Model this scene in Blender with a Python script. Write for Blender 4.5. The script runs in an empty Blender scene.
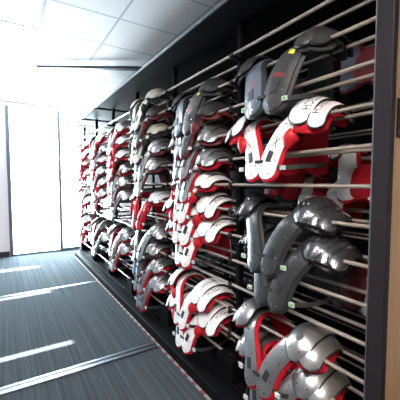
import bpy, bmesh, math, random
from mathutils import Vector
random.seed(7)
C = bpy.context.scene.collection
D = bpy.data
CAMZ = 1.43

# ------------------------------------------------------------------ materials
def mat(name, col, rough=.5, metal=0., noise=0., nscale=30., bump=0., coat=0., spec=.5):
    m = D.materials.new(name); m.use_nodes = True
    nt = m.node_tree; b = nt.nodes['Principled BSDF']
    b.inputs['Base Color'].default_value = (*col, 1)
    b.inputs['Roughness'].default_value = rough
    b.inputs['Metallic'].default_value = metal
    b.inputs['Coat Weight'].default_value = coat
    b.inputs['Specular IOR Level'].default_value = spec
    if noise > 0 or bump > 0:
        tc = nt.nodes.new('ShaderNodeTexCoord'); n = nt.nodes.new('ShaderNodeTexNoise')
        n.inputs['Scale'].default_value = nscale; n.inputs['Detail'].default_value = 4
        nt.links.new(tc.outputs['Object'], n.inputs['Vector'])
        if noise > 0:
            r = nt.nodes.new('ShaderNodeMix'); r.data_type = 'RGBA'
            r.inputs[6].default_value = (*[c*(1-noise) for c in col], 1)
            r.inputs[7].default_value = (*[min(1, c*(1+noise)) for c in col], 1)
            nt.links.new(n.outputs['Fac'], r.inputs[0]); nt.links.new(r.outputs[2], b.inputs['Base Color'])
        if bump > 0:
            bp = nt.nodes.new('ShaderNodeBump'); bp.inputs['Strength'].default_value = bump
            bp.inputs['Distance'].default_value = .004
            nt.links.new(n.outputs['Fac'], bp.inputs['Height']); nt.links.new(bp.outputs[0], b.inputs['Normal'])
    return m

M = {}
M['white'] = mat('white_plastic', (.86, .84, .85), .32, noise=.05, nscale=14, coat=.3)
M['pinkwhite'] = mat('pinkish_white_plastic', (.72, .62, .64), .35, noise=.05, nscale=14, coat=.3)
M['cream'] = mat('cream_plastic', (.66, .62, .52), .38, noise=.08, nscale=12, coat=.2)
M['silver'] = mat('silver_paint', (.44, .43, .44), .30, .85, noise=.15, nscale=16, coat=.2)
M['steelblue'] = mat('blue_grey_plastic', (.12, .15, .20), .35, .3, noise=.15, nscale=12, coat=.4)
M['grey'] = mat('gunmetal_paint', (.12, .122, .135), .27, .85, noise=.15, nscale=16, coat=.3)
M['midgrey'] = mat('grey_plastic', (.085, .085, .09), .34, .75, noise=.12, nscale=16, coat=.15)
M['charcoal'] = mat('charcoal_plastic', (.030, .028, .029), .45, noise=.2, nscale=20, coat=.2)
M['black'] = mat('black_padding', (.012, .012, .013), .6, noise=.3, nscale=40, bump=.2)
M['redplastic'] = mat('red_plastic', (.46, .008, .018), .45, noise=.1, nscale=14, spec=.3)
M['red'] = mat('red_padding', (.42, .008, .018), .7, noise=.15, nscale=30, bump=.3, spec=.15)
M['darkred'] = mat('dark_red_padding', (.14, .01, .015), .65, noise=.15, nscale=30, bump=.3)
M['ink'] = mat('black_ink', (.02, .02, .025), .5)
M['redink'] = mat('red_ink', (.5, .03, .03), .5)
M['whiteink'] = mat('white_ink', (.8, .8, .8), .5)
M['pinkink'] = mat('pink_ink', (.75, .4, .45), .5)
M['yellow'] = mat('yellow_sticker', (.7, .72, .05), .5)
M['green'] = mat('green_sticker', (.12, .6, .08), .5)
M['chrome'] = mat('chrome', (.6, .6, .62), .2, 1.)
M['strap'] = mat('black_webbing', (.02, .02, .02), .75, bump=.4, nscale=90)
M['clip'] = mat('clip_plastic', (.62, .62, .62), .4)
M['rail'] = mat('beige_painted_tube', (.38, .315, .27), .33, .35, noise=.06, nscale=5, coat=.2)
M['rackblack'] = mat('black_powder_coat', (.004, .004, .005), .6, noise=.15, nscale=60, spec=.04)
M['post'] = mat('satin_black_post', (.018, .015, .018), .5, 0, noise=.08, nscale=4, spec=.1)
M['edge'] = mat('aluminium_edge', (.16, .17, .19), .4, .6)
M['jamb'] = mat('grey_aluminium', (.12, .14, .17), .4, .4)
M['wall'] = mat('painted_wall', (.74, .71, .71), .75, noise=.03, nscale=3, bump=.05)
M['whitewall'] = mat('white_painted_wall', (.85, .87, .88), .7, noise=.03, nscale=3)
M['darkwall'] = mat('dark_grey_wall', (.10, .10, .105), .7, noise=.05, nscale=3)
M['skirt'] = mat('dark_baseboard', (.03, .025, .03), .5)
M['track'] = mat('steel_track', (.2, .22, .26), .3, .9)
M['groove'] = mat('track_groove', (.02, .022, .028), .4, .4)
M['outside'] = mat('pale_concrete', (.6, .6, .6), .8, noise=.1, nscale=4)
M['frame'] = mat('dark_ceiling_channel', (.05, .05, .06), .5, .3)

def nodes(name):
    m = D.materials.new(name); m.use_nodes = True
    return m, m.node_tree, m.node_tree.nodes['Principled BSDF']

# wood laminate
m, nt, b = nodes('tan_wood_laminate')
tc = nt.nodes.new('ShaderNodeTexCoord'); mp = nt.nodes.new('ShaderNodeMapping')
mp.inputs['Scale'].default_value = (60, 8, 1.6)
w = nt.nodes.new('ShaderNodeTexNoise'); w.inputs['Scale'].default_value = 3; w.inputs['Detail'].default_value = 6
cr = nt.nodes.new('ShaderNodeValToRGB')
cr.color_ramp.elements[0].position = .3; cr.color_ramp.elements[0].color = (.30, .165, .07, 1)
cr.color_ramp.elements[1].position = .7; cr.color_ramp.elements[1].color = (.42, .25, .12, 1)
nt.links.new(tc.outputs['Object'], mp.inputs[0]); nt.links.new(mp.outputs[0], w.inputs['Vector'])
nt.links.new(w.outputs['Fac'], cr.inputs[0]); nt.links.new(cr.outputs[0], b.inputs['Base Color'])
b.inputs['Roughness'].default_value = .4
M['wood'] = m

# carpet: ribbed stripes running along the rack (Y)
m, nt, b = nodes('ribbed_grey_carpet')
tc = nt.nodes.new('ShaderNodeTexCoord')
mp = nt.nodes.new('ShaderNodeMapping'); mp.inputs['Scale'].default_value = (46, .25, 1)
n1 = nt.nodes.new('ShaderNodeTexNoise'); n1.inputs['Scale'].default_value = 1; n1.inputs['Detail'].default_value = 3
n1.inputs['Roughness'].default_value = .7
cr = nt.nodes.new('ShaderNodeValToRGB')
cr.color_ramp.elements[0].position = .36; cr.color_ramp.elements[0].color = (.03, .036, .043, 1)
cr.color_ramp.elements[1].position = .68; cr.color_ramp.elements[1].color = (.058, .067, .074, 1)
n2 = nt.nodes.new('ShaderNodeTexNoise'); n2.inputs['Scale'].default_value = 220; n2.inputs['Detail'].default_value = 2
bp = nt.nodes.new('ShaderNodeBump'); bp.inputs['Strength'].default_value = .5; bp.inputs['Distance'].default_value = .0015
wv = nt.nodes.new('ShaderNodeTexWave'); wv.bands_direction = 'X'; wv.inputs['Scale'].default_value = 12
ad = nt.nodes.new('ShaderNodeMath'); ad.operation = 'ADD'
nt.links.new(tc.outputs['Object'], mp.inputs[0]); nt.links.new(mp.outputs[0], n1.inputs['Vector'])
nt.links.new(n1.outputs['Fac'], cr.inputs[0]); nt.links.new(cr.outputs[0], b.inputs['Base Color'])
nt.links.new(tc.outputs['Object'], n2.inputs['Vector']); nt.links.new(tc.outputs['Object'], wv.inputs['Vector'])
nt.links.new(n2.outputs['Fac'], ad.inputs[0]); nt.links.new(wv.outputs['Fac'], ad.inputs[1])
nt.links.new(ad.outputs[0], bp.inputs['Height']); nt.links.new(bp.outputs[0], b.inputs['Normal'])
b.inputs['Roughness'].default_value = 1.
b.inputs['Specular IOR Level'].default_value = .08
b.inputs['Sheen Weight'].default_value = 0
M['carpet'] = m

# ceiling tiles, 0.61 m grid with pale grey grid bars
TX, TY, TS = .335, 2.90, .61
m, nt, b = nodes('ceiling_tiles')
tc = nt.nodes.new('ShaderNodeTexCoord'); sp = nt.nodes.new('ShaderNodeSeparateXYZ')
nt.links.new(tc.outputs['Object'], sp.inputs[0])
outs = []
for ax, off in ((0, TX), (1, TY)):
    s = nt.nodes.new('ShaderNodeMath'); s.operation = 'SUBTRACT'; s.inputs[1].default_value = off - 20*TS - TS/2
    d = nt.nodes.new('ShaderNodeMath'); d.operation = 'DIVIDE'; d.inputs[1].default_value = TS
    f = nt.nodes.new('ShaderNodeMath'); f.operation = 'FRACT'
    c = nt.nodes.new('ShaderNodeMath'); c.operation = 'SUBTRACT'; c.inputs[1].default_value = .5
    a = nt.nodes.new('ShaderNodeMath'); a.operation = 'ABSOLUTE'
    nt.links.new(sp.outputs[ax], s.inputs[0]); nt.links.new(s.outputs[0], d.inputs[0])
    nt.links.new(d.outputs[0], f.inputs[0]); nt.links.new(f.outputs[0], c.inputs[0]); nt.links.new(c.outputs[0], a.inputs[0])
    outs.append(a)
mn = nt.nodes.new('ShaderNodeMath'); mn.operation = 'MINIMUM'
nt.links.new(outs[0].outputs[0], mn.inputs[0]); nt.links.new(outs[1].outputs[0], mn.inputs[1])
lt = nt.nodes.new('ShaderNodeMath'); lt.operation = 'LESS_THAN'; lt.inputs[1].default_value = .018
nt.links.new(mn.outputs[0], lt.inputs[0])
n1 = nt.nodes.new('ShaderNodeTexNoise'); n1.inputs['Scale'].default_value = 60
nt.links.new(tc.outputs['Object'], n1.inputs['Vector'])
tl = nt.nodes.new('ShaderNodeMix'); tl.data_type = 'RGBA'
tl.inputs[6].default_value = (.68, .64, .65, 1); tl.inputs[7].default_value = (.82, .77, .78, 1)
nt.links.new(n1.outputs['Fac'], tl.inputs[0])
mx = nt.nodes.new('ShaderNodeMix'); mx.data_type = 'RGBA'; mx.inputs[7].default_value = (.42, .42, .46, 1)
nt.links.new(lt.outputs[0], mx.inputs[0]); nt.links.new(tl.outputs[2], mx.inputs[6])
nt.links.new(mx.outputs[2], b.inputs['Base Color'])
bp = nt.nodes.new('ShaderNodeBump'); bp.inputs['Strength'].default_value = .3; bp.invert = True
nt.links.new(lt.outputs[0], bp.inputs['Height']); nt.links.new(bp.outputs[0], b.inputs['Normal'])
b.inputs['Roughness'].default_value = .8
M['tiles'] = m

# red / white dashed warning strip
m, nt, b = nodes('red_white_dashes')
tc = nt.nodes.new('ShaderNodeTexCoord'); sp = nt.nodes.new('ShaderNodeSeparateXYZ')
mu = nt.nodes.new('ShaderNodeMath'); mu.operation = 'MULTIPLY'; mu.inputs[1].default_value = 9.
fr = nt.nodes.new('ShaderNodeMath'); fr.operation = 'FRACT'
gt = nt.nodes.new('ShaderNodeMath'); gt.operation = 'GREATER_THAN'; gt.inputs[1].default_value = .45
mx = nt.nodes.new('ShaderNodeMix'); mx.data_type = 'RGBA'
mx.inputs[6].default_value = (.16, .03, .03, 1); mx.inputs[7].default_value = (.22, .2, .2, 1)
nt.links.new(tc.outputs['Object'], sp.inputs[0]); nt.links.new(sp.outputs[1], mu.inputs[0]); nt.links.new(mu.outputs[0], fr.inputs[0])
nt.links.new(fr.outputs[0], gt.inputs[0]); nt.links.new(gt.outputs[0], mx.inputs[0]); nt.links.new(mx.outputs[2], b.inputs['Base Color'])
b.inputs['Roughness'].default_value = .5
M['dash'] = m

# clear glass
m = D.materials.new('clear_glass'); m.use_nodes = True; nt = m.node_tree
nt.nodes.clear()
o = nt.nodes.new('ShaderNodeOutputMaterial'); t = nt.nodes.new('ShaderNodeBsdfTransparent'); g = nt.nodes.new('ShaderNodeBsdfGlossy')
g.inputs['Roughness'].default_value = .05; t.inputs[0].default_value = (.96, .98, .98, 1)
mxs = nt.nodes.new('ShaderNodeMixShader'); mxs.inputs[0].default_value = .05
nt.links.new(t.outputs[0], mxs.inputs[1]); nt.links.new(g.outputs[0], mxs.inputs[2]); nt.links.new(mxs.outputs[0], o.inputs[0])
M['glass'] = m

def emis(name, col, s):
    m = D.materials.new(name); m.use_nodes = True; nt = m.node_tree; nt.nodes.clear()
    o = nt.nodes.new('ShaderNodeOutputMaterial'); e = nt.nodes.new('ShaderNodeEmission')
    e.inputs[0].default_value = (*col, 1); e.inputs[1].default_value = s
    nt.links.new(e.outputs[0], o.inputs[0]); return m
M['lamp_near'] = emis('warm_lamp_diffuser', (1., .93, .86), 40.)
M['lamp'] = emis('lamp_diffuser', (.93, .97, 1.), 16.)

# ------------------------------------------------------------------ mesh helpers
class MB:
    def __init__(s): s.v = []; s.f = []
    def add(s, v, f):
        k = len(s.v); s.v += [tuple(p) for p in v]; s.f += [tuple(i+k for i in q) for q in f]
    def box(s, x0, x1, y0, y1, z0, z1):
        v = [(x, y, z) for x in (x0, x1) for y in (y0, y1) for z in (z0, z1)]
        s.add(v, [(0,1,3,2),(4,6,7,5),(0,4,5,1),(2,3,7,6),(0,2,6,4),(1,5,7,3)])
        return s
    def tube(s, path, r, n=8, closed=False):
        P = [Vector(p) for p in path]; N = len(P); v = []; f = []
        up = None
        for i in range(N):
            if closed: t = (P[(i+1) % N]-P[i-1]).normalized()
            else: t = (P[min(i+1, N-1)]-P[max(i-1, 0)]).normalized()
            if up is None:
                up = Vector((0, 0, 1)) if abs(t.z) < .9 else Vector((1, 0, 0))
            a = (up - t*up.dot(t)).normalized(); up = a; bb = t.cross(a)
            rr = r[i] if isinstance(r, (list, tuple)) else r
            for k in range(n):
                q = 2*math.pi*k/n; v.append(P[i]+(a*math.cos(q)+bb*math.sin(q))*rr)
        for i in range(N if closed else N-1):
            j = (i+1) % N
            for k in range(n):
                f.append((i*n+k, i*n+(k+1) % n, j*n+(k+1) % n, j*n+k))
        if not closed:
            f.append(tuple(range(n))[::-1]); f.append(tuple((N-1)*n+k for k in range(n)))
        s.add(v, f); return s
    def mesh(s, name, m, smooth=False, bevel=0):
        me = D.meshes.new(name); me.from_pydata(s.v, [], s.f)
        bm = bmesh.new(); bm.from_mesh(me)
        if bevel:
            bmesh.ops.bevel(bm, geom=list(bm.edges), offset=bevel, segments=2, affect='EDGES', profile=.5)
        bmesh.ops.recalc_face_normals(bm, faces=bm.faces); bm.to_mesh(me); bm.free()
        me.materials.append(m)
        if smooth:
            me.polygons.foreach_set('use_smooth', [True]*len(me.polygons))
            me.set_sharp_from_angle(angle=math.radians(50))
        return me

def obj(name, me, parent=None, loc=None):
    o = D.objects.new(name, me); C.objects.link(o)
    if parent: o.parent = parent
    if loc: o.location = loc
    return o
def ob(name, mb, m, parent=None, smooth=False, bevel=0, loc=None):
    return obj(name, mb.mesh(name, M[m] if isinstance(m, str) else m, smooth, bevel), parent, loc)
def tag(o, label, cat, group=None):
    o['label'] = label; o['category'] = cat
    if group: o['group'] = group
    return o
def empty(name, loc=(0, 0, 0)):
    o = D.objects.new(name, None); C.objects.link(o); o.location = loc; o.empty_display_size = .05; return o
def struct(name, mb, m, parent=None, **k):
    o = ob(name, mb, m, parent, **k)
    if not parent: o['kind'] = 'structure'
    return o

# ------------------------------------------------------------------ shell ribbons used for the pads
def catmull(pts, n):
    P = [Vector(p) for p in pts]; P = [2*P[0]-P[1]] + P + [2*P[-1]-P[-2]]
    out = []; segs = len(P)-3
    for j in range(n+1):
        t = j/n*segs; i = min(int(t), segs-1); u = t-i
        a, b, c, d = P[i:i+4]
        out.append(.5*((2*b)+(c-a)*u+(2*a-5*b+4*c-d)*u*u+(-a+3*b-3*c+d)*u**3))
    return out

LS, WS = 1.17, 1.13
class Ribbon:
    """strip swept front to back; coordinates are (f, l, z): forward, lateral, up. hw/roll/path are control rows"""
    def __init__(s, ctrl, crown=.15, endr=.03, n=26, t0=0., t1=1., grow=0., end_grow=0.):
        full = catmull([(c[0], c[1]*LS, c[2]) for c in ctrl], 80)
        wr = catmull([(c[3]*WS, c[4], 0) for c in ctrl], 80)
        i0, i1 = round(t0*80), round(t1*80)
        full = full[i0:i1+1]; wr = wr[i0:i1+1]
        # arc-length resample
        L = [0.]
        for a, b in zip(full, full[1:]): L.append(L[-1]+(b-a).length)
        tot = L[-1]; s.P = []; s.W = []; s.R = []
        ts = []
        for j in range(n+1):
            x = j/n; ts.append(.5-.5*math.cos(math.pi*x) if 0 else x)
        # denser samples near both ends
        e = min(endr*1.0/tot, .3)
        ts = [0, e*.12, e*.3, e*.6] + [e+(1-2*e)*k/n for k in range(n+1)] + [1-e*.6, 1-e*.3, 1-e*.12, 1]
        for t in ts:
            d = t*tot; i = 0
            while i < len(L)-2 and L[i+1] < d: i += 1
            u = (d-L[i])/max(1e-9, L[i+1]-L[i])
            s.P.append(full[i].lerp(full[i+1], u)); w = wr[i].lerp(wr[i+1], u)
            q = min(d, tot-d)
            k = 1. if q >= endr else math.sqrt(max(0, 1-(1-q/endr)**2))
            s.W.append((w.x+grow)*max(.3, k)); s.R.append(w.y)
        if end_grow:
            a = (s.P[0]-s.P[1]).normalized(); b = (s.P[-1]-s.P[-2]).normalized()
            for i in range(4):
                s.P[i] = s.P[i]+a*end_grow; s.P[-1-i] = s.P[-1-i]+b*end_grow
        s.crown = crown; s.N = len(s.P)
        s.S = []; s.Nn = []
        for i in range(s.N):
            T = (s.P[min(i+1, s.N-1)]-s.P[max(i-1, 0)]).normalized()
            Lx = Vector((0, 1, 0)); S = (Lx-T*Lx.dot(T)).normalized(); Nn = S.cross(T)
            r = s.R[i]; s.S.append(S*math.cos(r)-Nn*math.sin(r)); s.Nn.append(Nn*math.cos(r)+S*math.sin(r))
        s.ts = ts
    def at(s, i, u, off=0.):
        w = s.W[i]
        return s.P[i]+s.S[i]*w*u+s.Nn[i]*(off-s.crown*w*u*u)
    def point(s, t, u, off):
        x = max(0., min(1., t)); i = 0
        while i < s.N-2 and s.ts[i+1] < x: i += 1
        k = (x-s.ts[i])/max(1e-9, s.ts[i+1]-s.ts[i])
        return s.at(i, u, off).lerp(s.at(i+1, u, off), k)
    def shell(s, mb, top, bottom, nu=8, round_=False, side=1):
        v = []; f = []; cols = nu+1
        def tr(p): return (-p[0], p[1]*side, p[2])
        for o in (top, bottom):
            for i in range(s.N):
                for j in range(cols):
                    u = -1+2*j/nu; uu = math.sin(u*math.pi/2) if round_ else u
                    oo = o
                    if round_:
                        mid = (top+bottom)/2; h = (o-mid)
                        e = math.sqrt(max(0, 1-abs(uu)**3)); oo = mid+h*max(.25, e)
                    v.append(tr(s.at(i, uu, oo)))
        A = lambda i, j: i*cols+j
        B = lambda i, j: s.N*cols+i*cols+j
        for i in range(s.N-1):
            for j in range(nu):
                f.append((A(i,j), A(i,j+1), A(i+1,j+1), A(i+1,j)))
                f.append((B(i,j), B(i+1,j), B(i+1,j+1), B(i,j+1)))
            f.append((A(i,0), A(i+1,0), B(i+1,0), B(i,0)))
            f.append((A(i,nu), B(i,nu), B(i+1,nu), A(i+1,nu)))
        for j in range(nu):
            f.append((A(0,j), B(0,j), B(0,j+1), A(0,j+1)))
            f.append((A(s.N-1,j), A(s.N-1,j+1), B(s.N-1,j+1), B(s.N-1,j)))
        mb.add(v, f); return mb
    def piping(s, mb, r, off, side=1):
        path = [s.at(i, -1, off) for i in range(s.N)] + [s.at(i, 1, off) for i in range(s.N-1, -1, -1)]
        path = [(-p[0], p[1]*side, p[2]) for p in path]
        mb.tube(path, r, 5, closed=True); return mb
    def patch(s, t0, t1, u0, u1, lo, hi, side=1, n=4):
        """small solid lying on the outer surface"""
        mb = MB(); v = []; f = []
        for o in (hi, lo):
            for i in range(n+1):
                for j in range(n+1):
                    p = s.point(t0+(t1-t0)*i/n, u0+(u1-u0)*j/n, o); v.append((-p[0], p[1]*side, p[2]))
        k = n+1; K = k*k
        for i in range(n):
            for j in range(n):
                f.append((i*k+j, i*k+j+1, (i+1)*k+j+1, (i+1)*k+j)); f.append((K+i*k+j, K+(i+1)*k+j, K+(i+1)*k+j+1, K+i*k+j+1))
            f.append((i*k, (i+1)*k, K+(i+1)*k, K+i*k)); f.append((i*k+n, K+i*k+n, K+(i+1)*k+n, (i+1)*k+n))
            f.append((i, K+i, K+i+1, i+1)); f.append((n*k+i, n*k+i+1, K+n*k+i+1, K+n*k+i))
        mb.add(v, f); return mb

_txt = {}
def text_tris(word):
    if word in _txt: return _txt[word]
    cu = D.curves.new('lettering', 'FONT'); cu.body = word; cu.size = 1; cu.resolution_u = 2
    o = D.objects.new('lettering', cu); C.objects.link(o)
    dg = bpy.context.evaluated_depsgraph_get(); me = o.evaluated_get(dg).to_mesh()
    V = [(p.co.x, p.co.y) for p in me.vertices]; F = [tuple(p.vertices) for p in me.polygons]
    w = max(x for x, _ in V); h = max(y for _, y in V)
    V = [(x/w, y/h) for x, y in V]
    o.evaluated_get(dg).to_mesh_clear(); D.objects.remove(o); D.curves.remove(cu)
    _txt[word] = (V, F); return _txt[word]
def lettering(rb, word, t0, t1, u0, u1, off, side, along='t'):
    """word laid on the ribbon surface. along t: word runs along the strip; along u: across it"""
    V, F = text_tris(word); mb = MB()
    vs = []
    for x, y in V:
        if along == 't': p = rb.point(t0+(t1-t0)*x, u0+(u1-u0)*y, off)
        else: p = rb.point(t0+(t1-t0)*y, u0+(u1-u0)*x, off)
        vs.append((-p[0], p[1]*side, p[2]))
    mb.add(vs, F); return mb

# control rows (f, l, z, half width, roll)
BODY = [(.205,.046,-.345,.044,.06), (.190,.051,-.26,.049,.08), (.166,.082,-.16,.044,.12), (.128,.128,-.065,.044,.18),
        (.050,.158,-.004,.052,.16), (-.045,.155,.0,.052,.12), (-.115,.124,-.05,.052,.15), (-.158,.098,-.14,.060,.15),
        (-.183,.082,-.24,.064,.12), (-.198,.076,-.31,.060,.10)]
BODY_WIDE = [(.200,.062,-.335,.050,.06), (.188,.068,-.26,.064,.08), (.166,.088,-.16,.064,.12), (.125,.120,-.06,.056,.16),
        (.048,.140,-.002,.054,.14), (-.045,.140,.0,.052,.12), (-.115,.124,-.05,.056,.15), (-.158,.100,-.14,.066,.15),
        (-.183,.085,-.24,.070,.12), (-.198,.080,-.31,.064,.10)]
def arc(l, zt, R, hw, roll, a0, a1, k=.92, n=7, bulge=0):
    rows = []
    for i in range(n):
        a = math.radians(a0+(a1-a0)*i/(n-1))
        rows.append((R*math.sin(a), l, zt-R*k*(1-math.cos(a)), hw*(1-.45*max(0., -math.sin(a))), roll))
    return rows
# style: list of flaps (l, top z, R, hw, roll, a0, a1, crown)
FLAPS = {
 'strap': [(.194,.055,.172,.054,.16,84,-70,.20), (.268,.014,.166,.034,.40,82,-62,.2)],
 'dome':  [(.184,.060,.160,.056,.10,78,-74,.46), (.236,.022,.144,.045,.42,70,-72,.32), (.282,-.012,.134,.036,.66,64,-68,.28)],
 'dome2': [(.186,.062,.164,.060,.12,84,-74,.44), (.250,.010,.146,.048,.52,74,-72,.26)],
 'cap':   [(.186,.050,.158,.052,.14,76,-72,.36), (.248,.010,.144,.040,.50,68,-70,.28)],
}
BALL = 'padding'

def make_pad(plate, flap, lining, style='dome', body=None, edge='black', plate2=None, buckle='ink', detail=2, flap2=None, words=(), strap=True, chest=None, sticker=None):
    """shoulder pads facing -X, origin at the shoulders; returns root empty"""
    root = empty('shoulder_pads')
    body = body or (BODY_WIDE if style == 'wide' else BODY)
    flaps = FLAPS['cap'] if style == 'wide' else FLAPS[style]
    for side in (-1, 1):
        rb = Ribbon(body, crown=.18, endr=.040)
        pm = plate2 if (plate2 and side == 1) else plate
        bp = ob('chest_plate', rb.shell(MB(), .004, -.002, side=side), pm, root, True)
        rp = Ribbon(body, crown=.18, endr=.045, grow=.016, end_grow=.014)
        ob('chest_padding', rp.shell(MB(), -.003, -.026, round_=True, side=side), lining, root, True)
        if detail > 0:
            ob('slot', rb.patch(.10, .165, -.28, .30, .003, .0075, side), buckle, bp)
        if detail > 0 and chest:
            u0, u1 = (-.5, .45) if len(chest[0]) > 1 else (-.3, .35)
            if side > 0: u0, u1 = -u0, -u1
            ob('lettering', lettering(rb, chest[0], chest[2], chest[3], u0 if side < 0 else u0, u1, .0062, side, 'u'), chest[1], bp)
        if detail > 1 and sticker and side < 0:
            ob('sticker', rb.patch(.33, .36, -.2, .35, .003, .006, side), sticker, bp)
        if detail > 1:
            for t, u in ((.03, -.3), (.03, .35), (.075, -.62), (.12, .68), (.19, -.6), (.26, .55), (.33, -.2)):
                p = rb.point(t, u, .004); n = .0035
                q = rb.point(t, u, .0075)
                mb = MB(); mb.tube([(-p[0], p[1]*side, p[2]), (-q[0], q[1]*side, q[2])], n, 6)
                ob('rivet', mb, 'chrome' if plate in ('charcoal', 'midgrey', 'grey', 'steelblue') else 'ink', bp)
        lastf = None
        for i, (l, zt, R, hw, roll, a0, a1, cr) in enumerate(flaps):
            rows = arc(l, zt, R, hw, roll, a0, a1)
            rf = Ribbon(rows, crown=cr, endr=hw*.95, n=18)
            fm = flap if (i == 0 or not flap2) else flap2
            fo = ob('shoulder_flap' if i == 0 else 'shoulder_cup', rf.shell(MB(), .002, -.003, side=side), fm, root, True)
            if detail > 0:
                ob('edge_piping', rf.piping(MB(), .006, -.002, side), edge, fo, True)
            if i == 0 and style in ('dome', 'dome2') and detail > 1:
                # embossed round boss on the front of the cup
                mb = MB(); c0 = rf.point(.27, .0, .001); c1 = rf.point(.27, 0, .007)
                mb.tube([(-c0[0], c0[1]*side, c0[2]), (-c1[0], c1[1]*side, c1[2])], [.02, .015], 14)
                ob('boss', mb, fm, fo, True)
                for uu in (-.45, .45):
                    p = rf.point(.12, uu, .001); q = rf.point(.12, uu, .006); mb = MB()
                    mb.tube([(-p[0], p[1]*side, p[2]), (-q[0], q[1]*side, q[2])], .004, 6); ob('rivet', mb, 'ink', fo)
            if detail > 1 and words:
                for (wi, wd, t0, t1, u0, u1, ink) in words:
                    if wi == i:
                        ob('lettering', lettering(rf, wd, *((t0, t1) if side < 0 else (t1, t0)), u0, u1, .0042, side), ink, fo)
            lastf = (l, zt, R, hw, roll, a0, a1, cr)
        # padding under the cups, bulging out below the front edge
        l, zt, R, hw, roll, a0, a1, cr = lastf
        rows = arc((l+.19)/2+.006, zt-.012, R-.002, hw+.038, roll*.85, a0+3, a1+2)
        rf = Ribbon(rows, crown=.25, endr=hw, n=16)
        ob('cup_padding', rf.shell(MB(), -.004, -.018, round_=True, side=side), lining, root, True)
        # round front cushion under the arm opening
        if style not in ('strap', 'cap'): rows = None
        rows = rows and [(.160,.142,-.195,.036,.2), (.172,.146,-.165,.038,.2), (.172,.150,-.135,.038,.2), (.160,.154,-.105,.034,.2)]
        if rows: rf = Ribbon(rows, crown=.45, endr=.045, n=6)
        if rows: ob('front_cushion', rf.shell(MB(), .008, -.022, round_=True, side=side), 'redplastic' if lining == 'red' else lining, root, True)
        if strap and detail > 0:
            pts = catmull([(.180,.100,-.285), (.172,.150,-.290), (.12,.205,-.285), (0,.222,-.28), (-.11,.195,-.27), (-.175,.12,-.26)], 16)
            mb = MB(); v = []; f = []
            for p in pts:
                for dz in (.011, -.011): v.append((-p[0], p[1]*side, p[2]+dz))
            for p in pts:
                for dz in (.011, -.011): v.append((-p[0]*.985, p[1]*side*.985, p[2]+dz))
            n = len(pts); K = 2*n
            for i in range(n-1):
                a = 2*i; f += [(a, a+1, a+3, a+2), (K+a, K+a+2, K+a+3, K+a+1), (a, a+2, K+a+2, K+a), (a+1, K+a+1, K+a+3, a+3)]
            f += [(0, K, K+1, 1), (K-2, K-1, 2*K-1, 2*K-2)]
            mb.add(v, f); so = ob('elastic_strap', mb, 'strap', root)
            mb = MB(); x, y, z = -.180, .150*side, -.290
            for (a, b, c, d) in ((-.014, .014, .007, .011), (-.014, .014, -.011, -.007), (-.014, -.010, -.007, .007), (.010, .014, -.007, .007), (-.003, .002, -.007, .007)):
                mb.box(x-.008, x+.004, y+a, y+b, z+c, z+d)
            co = ob('clip', mb, 'clip', so)
            if edge == 'black' and lining == 'black':
                mb = MB(); mb.box(x-.012, x-.006, y-.006, y+.006, z-.005, z+.005); ob('sticker', mb, 'green', co)
    # back padding panel joining both halves
    rows = [(-.150,0,-.10,.085,0), (-.172,0,-.17,.105,0), (-.188,0,-.24,.10,0), (-.2,0,-.30,.07,0)]
    rf = Ribbon(rows, crown=.22, endr=.05, n=10)
    ob('back_panel', rf.shell(MB(), .012, -.012, round_=True), lining, root, True)
    if detail > 0:
        mb = MB(); mb.box(-.196, -.190, -.028, .028, -.262, -.246)
        ob('sternum_lace', mb, 'strap', root)
    return root

# ------------------------------------------------------------------ camera
cam = D.cameras.new('camera'); co = D.objects.new('camera', cam); C.objects.link(co)
F_PX = 310.
cam.sensor_fit = 'HORIZONTAL'; cam.sensor_width = 36; cam.lens = 36*F_PX/400; cam.clip_start = .02
co.location = (0, 0, CAMZ)
co.rotation_mode = 'XYZ'
co.rotation_euler = (math.radians(90-3.4), math.radians(0), math.radians(-32.2))
bpy.context.scene.camera = co

# ------------------------------------------------------------------ room
XL, XR, YB, YF, ZC = -1.9, 2.45, -1.9, 6.9, CAMZ+1.5
struct('floor', MB().box(XL-.1, XR+.1, YB-.1, YF+.12, -.1, 0), 'carpet')
struct('ceiling', MB().box(XL-.1, XR+.1, YB-.1, YF+.12, ZC, ZC+.1), 'tiles')
struct('wall_right', MB().box(XR, XR+.1, YB, YF, 0, ZC), 'wall')
struct('wall_back', MB().box(XL, XR, YB-.1, YB, 0, ZC), 'darkwall')
# left wall, out of view; narrow slots added to throw sun streaks on the carpet
slots = [(2.405, 2.475, .0), (2.850, 2.925, .0), (4.35, 4.45, .0), (5.72, 5.92, .0)]
mb = MB(); y = YB; WH0, WH1 = .6, 2.42
for a, b_, _ in slots:
    mb.box(XL-.1, XL, y, a, 0, ZC); mb.box(XL-.1, XL, a, b_, 0, WH0); mb.box(XL-.1, XL, a, b_, WH1, ZC); y = b_
mb.box(XL-.1, XL, y, YF, 0, ZC)
struct('wall_left', mb, 'darkwall')
for i, (a, b_, _) in enumerate(slots):  # glass panes of the added sun slots, not real windows
    w = MB(); w.box(XL-.09, XL-.085, a, b_, WH0, WH1)
    struct('window_%d' % (i+2), w, 'glass')
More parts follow.
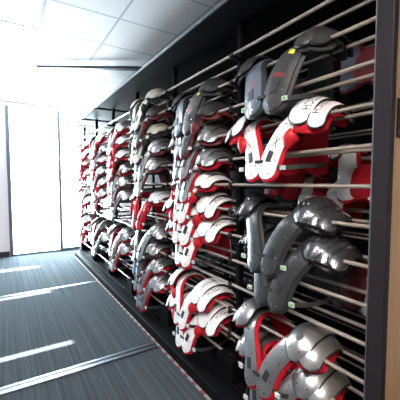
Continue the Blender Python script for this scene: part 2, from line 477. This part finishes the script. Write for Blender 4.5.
# front (far) wall: wall, glazed door, side window, white strip above
GT = 2.84
mb = MB(); mb.box(XL, .05, YF, YF+.1, 0, ZC); mb.box(.05, XR, YF, YF+.1, GT, ZC); mb.box(1.95, XR, YF, YF+.1, 0, GT)
struct('wall_front', mb, 'wall')
struct('baseboard_front', MB().box(XL, .04, YF-.015, YF-.002, 0, .10), 'skirt')
e = empty('door_1', (0, YF, 0)); e['kind'] = 'structure'
for nm, a in (('door_frame', (.05, .11, -.02, .08, 0, GT)), ('door_frame', (.935, .99, -.02, .08, 0, GT)), ('door_frame', (.11, .935, -.02, .08, GT-.05, GT)), ('door_sill', (.11, .935, -.02, .08, 0, .035))):
    ob(nm, MB().box(*a), 'whitewall' if a[4] > 1 else 'jamb', e, bevel=.004)
ob('door_glass', MB().box(.11, .935, .03, .036, .035, GT-.05), 'glass', e)
e = empty('window_1', (0, YF, 0)); e['kind'] = 'structure'
ob('window_glass', MB().box(.99, 1.95, .03, .036, .06, GT), 'glass', e)
ob('window_sill', MB().box(.99, 1.95, -.02, .08, 0, .06), 'jamb', e, bevel=.004)
struct('ground_outside', MB().box(-15, 18, YF+.12, 30, -.15, -.05), 'outside')
# ceiling light, dark hanging channel
def ceiling_light(x, y, lab, lm='lamp'):
    t = empty('ceiling_light', (x, y, ZC)); tag(t, lab, 'ceiling light', 'recessed ceiling lights')
    mb = MB(); a, b_ = .60, .295
    mb.box(-a, a, -b_, -b_+.012, -.004, -.001); mb.box(-a, a, b_-.012, b_, -.004, -.001)
    mb.box(-a, -a+.012, -b_+.012, b_-.012, -.004, -.001); mb.box(a-.012, a, -b_+.012, b_-.012, -.004, -.001)
    ob('light_frame', mb, 'whitewall', t)
    ob('centre_bar', MB().box(-a+.012, a-.012, -.016, .016, -.012, -.001), 'jamb', t)
    for s in (-1, 1):
        ob('diffuser', MB().box(-a+.012, a-.012, min(s*.016, s*.283), max(s*.016, s*.283), -.003, -.0015), lm, t)
ceiling_light(TX-.61, TY+.305+.61, 'bright recessed panel light in the tiled ceiling')
ceiling_light(-.6, .3, 'recessed panel light in the ceiling above the aisle', 'lamp_near')
ceiling_light(-.6, -1.1, 'recessed panel light in the ceiling at the back of the aisle', 'lamp_near')
# dark channel: from above the aisle to the rack canopy
def ray(u, v, depth):
    p = math.radians(3.4); y = math.radians(32.2)
    r = (u-200)/F_PX; d = (v-200)/F_PX
    fwd = Vector((math.sin(y)*math.cos(p), math.cos(y)*math.cos(p), -math.sin(p)))
    rt = Vector((math.cos(y), -math.sin(y), 0)); dn = fwd.cross(rt)
    return Vector((0, 0, CAMZ)) + (fwd + rt*r + dn*d)*depth
a = ray(37, 67, 3.9); b_ = ray(142, 69, 3.9)
d = (b_-a).normalized(); s_ = Vector((d.y, -d.x, 0))*.035
mb = MB()
for z0, z1, k in ((-.012, .018, 1),):
    v = [a+Vector((0,0,0))-s_*.4, a+s_*.4, b_+s_*1.2, b_-s_*1.2]
    mb.add([p+Vector((0,0,z0)) for p in v]+[p+Vector((0,0,z1)) for p in v], [(0,1,2,3),(7,6,5,4),(0,4,5,1),(1,5,6,2),(2,6,7,3),(3,7,4,0)])
t = tag(ob('ceiling_bar', mb, 'frame'), 'thin dark bar hanging below the ceiling beside the rack top', 'bar')
mid = (a+b_)/2
for q in (.25, .75):
    p = a.lerp(b_, q); ob('hanger_rod', MB().tube([(p.x, p.y, p.z+.015), (p.x, p.y, ZC-.001)], .003, 6), 'whitewall', t)

# floor tracks
for i, (yc, w_, lab) in enumerate(((2.44, .10, 'double steel track set in the carpet nearest the camera'), (4.49, .06, 'steel track set in the carpet halfway to the door'), (.35, .06, 'steel track set in the carpet beside the end panel'))):
    t = empty('floor_track', (0, yc, 0)); tag(t, lab, 'floor track', 'tracks across the carpet')
    ob('track_bed', MB().box(XL+.02, 1.09, -w_/2, w_/2, .0005, .004), 'groove', t)
    for k in ((-.3, .3) if w_ > .08 else (0,)):
        ob('track_rail', MB().box(XL+.02, 1.09, k*w_-.010, k*w_+.010, .004, .008), 'track', t)

# ------------------------------------------------------------------ the rack
XF, XB = 1.25, 1.40
X0, X1 = 1.10, 2.40
Y0, Y1 = .594, 6.25
ZR = lambda k: CAMZ - .02 + .1645*k
rack = empty('storage_rack', (0, 0, 0))
tag(rack, 'long black storage rack of beige rails holding rows of shoulder pads', 'rack')
ob('plinth', MB().box(X0, X1, .55, Y1, .004, .085), 'rackblack', rack, bevel=.004)
ob('plinth_deck', MB().box(X0+.10, X1, .615, Y1, .085, .125), 'rackblack', rack, bevel=.004)
ob('warning_strip', MB().box(X0-.020, X0-.002, .54, Y1, .0005, .012), 'dash', rack)
ob('end_post', MB().box(X0, X0+.03, .548, .609, .085, 2.62), 'post', rack, bevel=.005)
ob('post_edge', MB().box(X0+.003, X0+.027, .609, .612, .13, 2.445), 'edge', rack)
ob('end_panel', MB().box(X0+.03, X1, .563, .605, .085, 2.62), 'wood', rack, bevel=.002)
ob('back_panel', MB().box(X1-.02, X1, .612, Y1, .125, 2.447), 'rackblack', rack)
segs = [(.612, 4.40), (4.52, 5.28), (5.42, 5.95), (6.02, 6.42)]
for a, b_ in segs:
    c = ob('canopy', MB().box(X0+.004, X1, a, b_, 2.447, 2.475), 'rackblack', rack)
    ob('canopy_edge', MB().box(X0-.004, X0+.004, a, b_, 2.452, 2.472), 'edge', c)
bays = [1.60, 2.53, 3.46, 4.39, 5.32, 6.22]
KS = range(-7, 6)
for yb in bays:
    up = ob('upright', MB().box(1.305, 1.345, yb-.018, yb+.018, .125, 2.447), 'rackblack', rack)
    ob('upright', MB().box(1.90, 1.94, yb-.018, yb+.018, .125, 2.447), 'rackblack', rack)
    ob('foot_gusset', MB().box(1.20, 1.98, yb-.09, yb+.09, .125, .27), 'rackblack', rack, bevel=.01)
    mb = MB()
    for k in KS:
        z = ZR(k)
        mb.box(XF-.02, 2.02, yb-.009, yb+.009, z-.030, z-.008)
        for xx in (XF, XB, 1.86, 2.0):
            mb.tube([(xx, yb-.018, z), (xx, yb+.018, z)], .0135, 10)
    ob('bracket_arms', mb, 'post', rack)
for k in KS:
    for xx in (XF, XB, 1.86, 2.0):
        r = .0092 if xx in (XF, XB) else .0075
        ob('rail', MB().tube([(xx, .6055, ZR(k)), (xx, Y1-.01, ZR(k))], r, 10), 'rail', rack, True)
# handle plate on the wood end panel
t = ob('handle_plate', MB().box(X0+.065, X0+.17, .556, .563, 1.585, 1.72), 'post', rack, bevel=.002)
ob('handle', MB().tube([(X0+.085, .556, 1.60), (X0+.085, .53, 1.615), (X0+.085, .53, 1.69), (X0+.085, .556, 1.705)], .009, 10), 'chrome', t, True)

# ------------------------------------------------------------------ pads
ST = {
 'white_big': dict(plate='white', flap='white', flap2='pinkwhite', lining='red', style='strap', words=((0, 'XTECH', .50, .15, .05, .75, 'ink'), (1, 'XTECH', .50, .17, -.75, .1, 'ink')), chest=('X', 'ink', .19, .25)),
 'white_red': dict(plate='white', flap='white', flap2='white', lining='red', style='strap', words=((0, 'XTECH', .58, .30, .0, .45, 'ink'), (1, 'XTECH', .58, .32, -.5, .3, 'ink'))),
 'white_cap': dict(plate='white', flap='white', lining='red', style='cap'),
 'silver_red': dict(plate='silver', flap='silver', lining='red', style='dome2'),
 'silver_dark': dict(plate='silver', flap='silver', lining='darkred', style='dome2'),
 'silver_black': dict(plate='silver', flap='silver', lining='black', style='dome'),
 'grey': dict(plate='midgrey', flap='grey', lining='black', style='dome', edge='black'),
 'charcoal': dict(plate='charcoal', flap='charcoal', lining='black', style='wide', plate2='steelblue', chest=('XTECH', 'redink', .19, .215), sticker='yellow'),
 'charcoal_r': dict(plate='charcoal', flap='charcoal', lining='darkred', style='cap', plate2='silver'),
 'cream': dict(plate='cream', flap='cream', lining='black', style='cap'),
 'red_white': dict(plate='redplastic', flap='white', lining='red', style='cap'),
 'blue': dict(plate='steelblue', flap='silver', lining='darkred', style='dome2'),
}
DESC = {'white_big': 'large white shoulder pads with red lining', 'white_red': 'white shoulder pads with red padding and lettering',
 'white_cap': 'white shoulder pads with red lining', 'silver_red': 'silver shoulder pads with red edges', 'silver_dark': 'silver shoulder pads with dark red padding',
 'silver_black': 'silver shoulder pads with black padding', 'grey': 'glossy gunmetal grey shoulder pads', 'charcoal': 'charcoal black shoulder pads with wide chest plates',
 'charcoal_r': 'charcoal and silver shoulder pads with dark red padding', 'cream': 'cream shoulder pads with black padding', 'red_white': 'red shoulder pads with white caps',
 'blue': 'blue-grey plated shoulder pads with silver caps'}
cache = {}
def copy_tree(o, parent=None):
    c = o.copy(); C.objects.link(c)
    if parent: c.parent = parent
    for ch in [k for k in D.objects if k.parent == o]: copy_tree(ch, c)
    return c
kids = {}
def copy_fast(o, parent=None):
    c = o.copy(); C.objects.link(c)
    if parent: c.parent = parent
    for ch in kids.get(o.name, []): copy_fast(ch, c)
    return c
def index(o):
    kids[o.name] = list(o.children); [index(c) for c in o.children]
def pad(style, detail, x, y, z, yaw, label, group, tilt=0):
    key = (style, detail)
    if key not in cache:
        r = make_pad(detail=detail, **ST[style]); cache[key] = r; index(r)
    else: r = copy_fast(cache[key])
    r.location = (x, y, z); r.rotation_euler = (0, math.radians(tilt), math.radians(yaw))
    tag(r, label, 'shoulder pads', group); return r

XM = (XF+XB)/2
cols = [
 # name, y, [(k, style, dy)]
 ('first', 1.13, [(4, 'charcoal', .04), (2, 'white_big', .06), (-1, 'grey', .03), (-2, 'grey', -.03), (-5, 'silver_red', .04), (-6, 'silver_red', 0.)]),
 ('second', 2.03, [(4, 'charcoal', .0), (3, 'charcoal_r', .0), (2, 'silver_dark', .02), (1, 'silver_red', .0), (0, 'white_cap', .03), (-1, 'white_red', .03), (-2, 'white_red', .0), (-5, 'white_red', .03), (-6, 'white_red', 0.)]),
 ('third', 2.97, [(5, 'cream', .03), (4, 'charcoal_r', 0.), (3, 'cream', .02), (2, 'silver_dark', .0), (1, 'silver_dark', -.02), (-1, 'red_white', .03), (-3, 'silver_black', .0), (-4, 'blue', .03), (-5, 'silver_red', .0), (-6, 'silver_red', -.02)]),
 ('fourth', 3.90, [(4, 'silver_red', .02), (3, 'red_white', 0.), (2, 'white_cap', .02), (1, 'silver_red', 0.), (0, 'silver_dark', .02), (-1, 'silver_black', 0.), (-4, 'silver_red', .02), (-5, 'silver_red', 0.)]),
 ('fifth', 4.84, [(4, 'white_red', .02), (3, 'silver_dark', 0.), (2, 'red_white', .02), (1, 'silver_dark', 0.), (0, 'white_cap', .02), (-1, 'silver_red', 0.), (-4, 'charcoal_r', .02), (-5, 'silver_black', 0.)]),
 ('door-end', 5.84, [(4, 'white_cap', .02), (3, 'white_red', 0.), (2, 'red_white', .02), (1, 'white_cap', 0.), (-1, 'silver_dark', .02), (-2, 'red_white', 0.), (-4, 'silver_red', .02), (-5, 'red_white', 0.)]),
]
ORD = ['topmost', 'second down', 'third down', 'fourth down', 'fifth down', 'sixth down', 'seventh down', 'eighth down', 'ninth down', 'lowest']
for ci, (cn, cy, rows) in enumerate(cols):
    for ri, (k, stl, dy) in enumerate(rows):
        pos = ORD[ri] if ri < len(rows)-1 else 'lowest'
        if ci > 1: dy += random.uniform(-.035, .035)
        yaw = random.uniform(-6, 6) if ci else [0, 2, 0, 0, -2, 0][ri]
        pad(stl, 2 if ci < 2 else 1, XM+random.uniform(-.004, .004), cy+dy+.04, ZR(k)+.052, yaw,
            '%s, %s, %s' % (DESC[stl], pos, 'column nearest the door' if cn == 'door-end' else cn+' column from end post'), 'shoulder pads on the front rails', random.uniform(-1, 1))
# pads hung on the far side of the rack, seen through the rails
back = [(0, 'white_cap', 1.33, 'red lined shoulder pads with a printed white label behind the grey pair'),
        (5, 'blue', 1.02, 'blue-grey shoulder pads on the back rails near the top beside the end post'),
        (4, 'charcoal', 1.62, 'black shoulder pads on the back rails behind the topmost charcoal pair'),
        (1, 'white_cap', 1.02, 'white shoulder pads with red lining hung behind the rails by the end post'),
        (1, 'red_white', 1.66, 'red shoulder pads on the back rails left of and behind the large white pair'),
        (-3, 'charcoal_r', 1.05, 'dark shoulder pads on the back rails low by the end post'),
        (-2, 'silver_dark', 1.72, 'silver and dark red shoulder pads on the back rails behind the grey pair')]
for k, stl, y, lab in back:
    p = pad(stl, 1, 1.93, y, ZR(k)+.052, 180, lab, 'shoulder pads on the back rails')
    if k == 0:
        mb = MB(); mb.box(.2035, .206, -.12, .12, -.175, -.125); lb = ob('printed_label', mb, 'whiteink', p)
        V, F = text_tris('SHOULDER'); mb = MB(); mb.add([(.2070, -.09+.18*x, -.165+.026*y) for x, y in V], F); ob('lettering', mb, 'ink', lb)
# ------------------------------------------------------------------ light
sun = D.lights.new('sun', 'SUN'); sun.energy = 80; sun.angle = math.radians(.6); sun.color = (1, .98, .94)
so = D.objects.new('sun', sun); C.objects.link(so)
# travelling +X and down
dirv = Vector((1, 0.0, -.98)); so.rotation_euler = dirv.to_track_quat('-Z', 'Y').to_euler()
w = D.worlds.new('world'); bpy.context.scene.world = w; w.use_nodes = True
bg = w.node_tree.nodes['Background']; bg.inputs[0].default_value = (.80, .92, 1, 1); bg.inputs[1].default_value = 9.
def area(name, loc, rot, sx, sy, e, col=(1, 1, 1)):
    l = D.lights.new(name, 'AREA'); l.shape = 'RECTANGLE'; l.size = sx; l.size_y = sy; l.energy = e; l.color = col
    o = D.objects.new(name, l); C.objects.link(o); o.location = loc; o.rotation_euler = rot; return o
area('daylight', (1.0, YF+.5, 1.3), (math.radians(-90), 0, 0), 1.9, 2.6, 700, (.72, .90, 1))
sc = bpy.context.scene
sc.view_settings.view_transform = 'Standard'; sc.view_settings.look = 'None'
sc.view_settings.gamma = 1; sc.view_settings.use_curve_mapping = False
sc.view_settings.exposure = .45
sc.cycles.max_bounces = 6
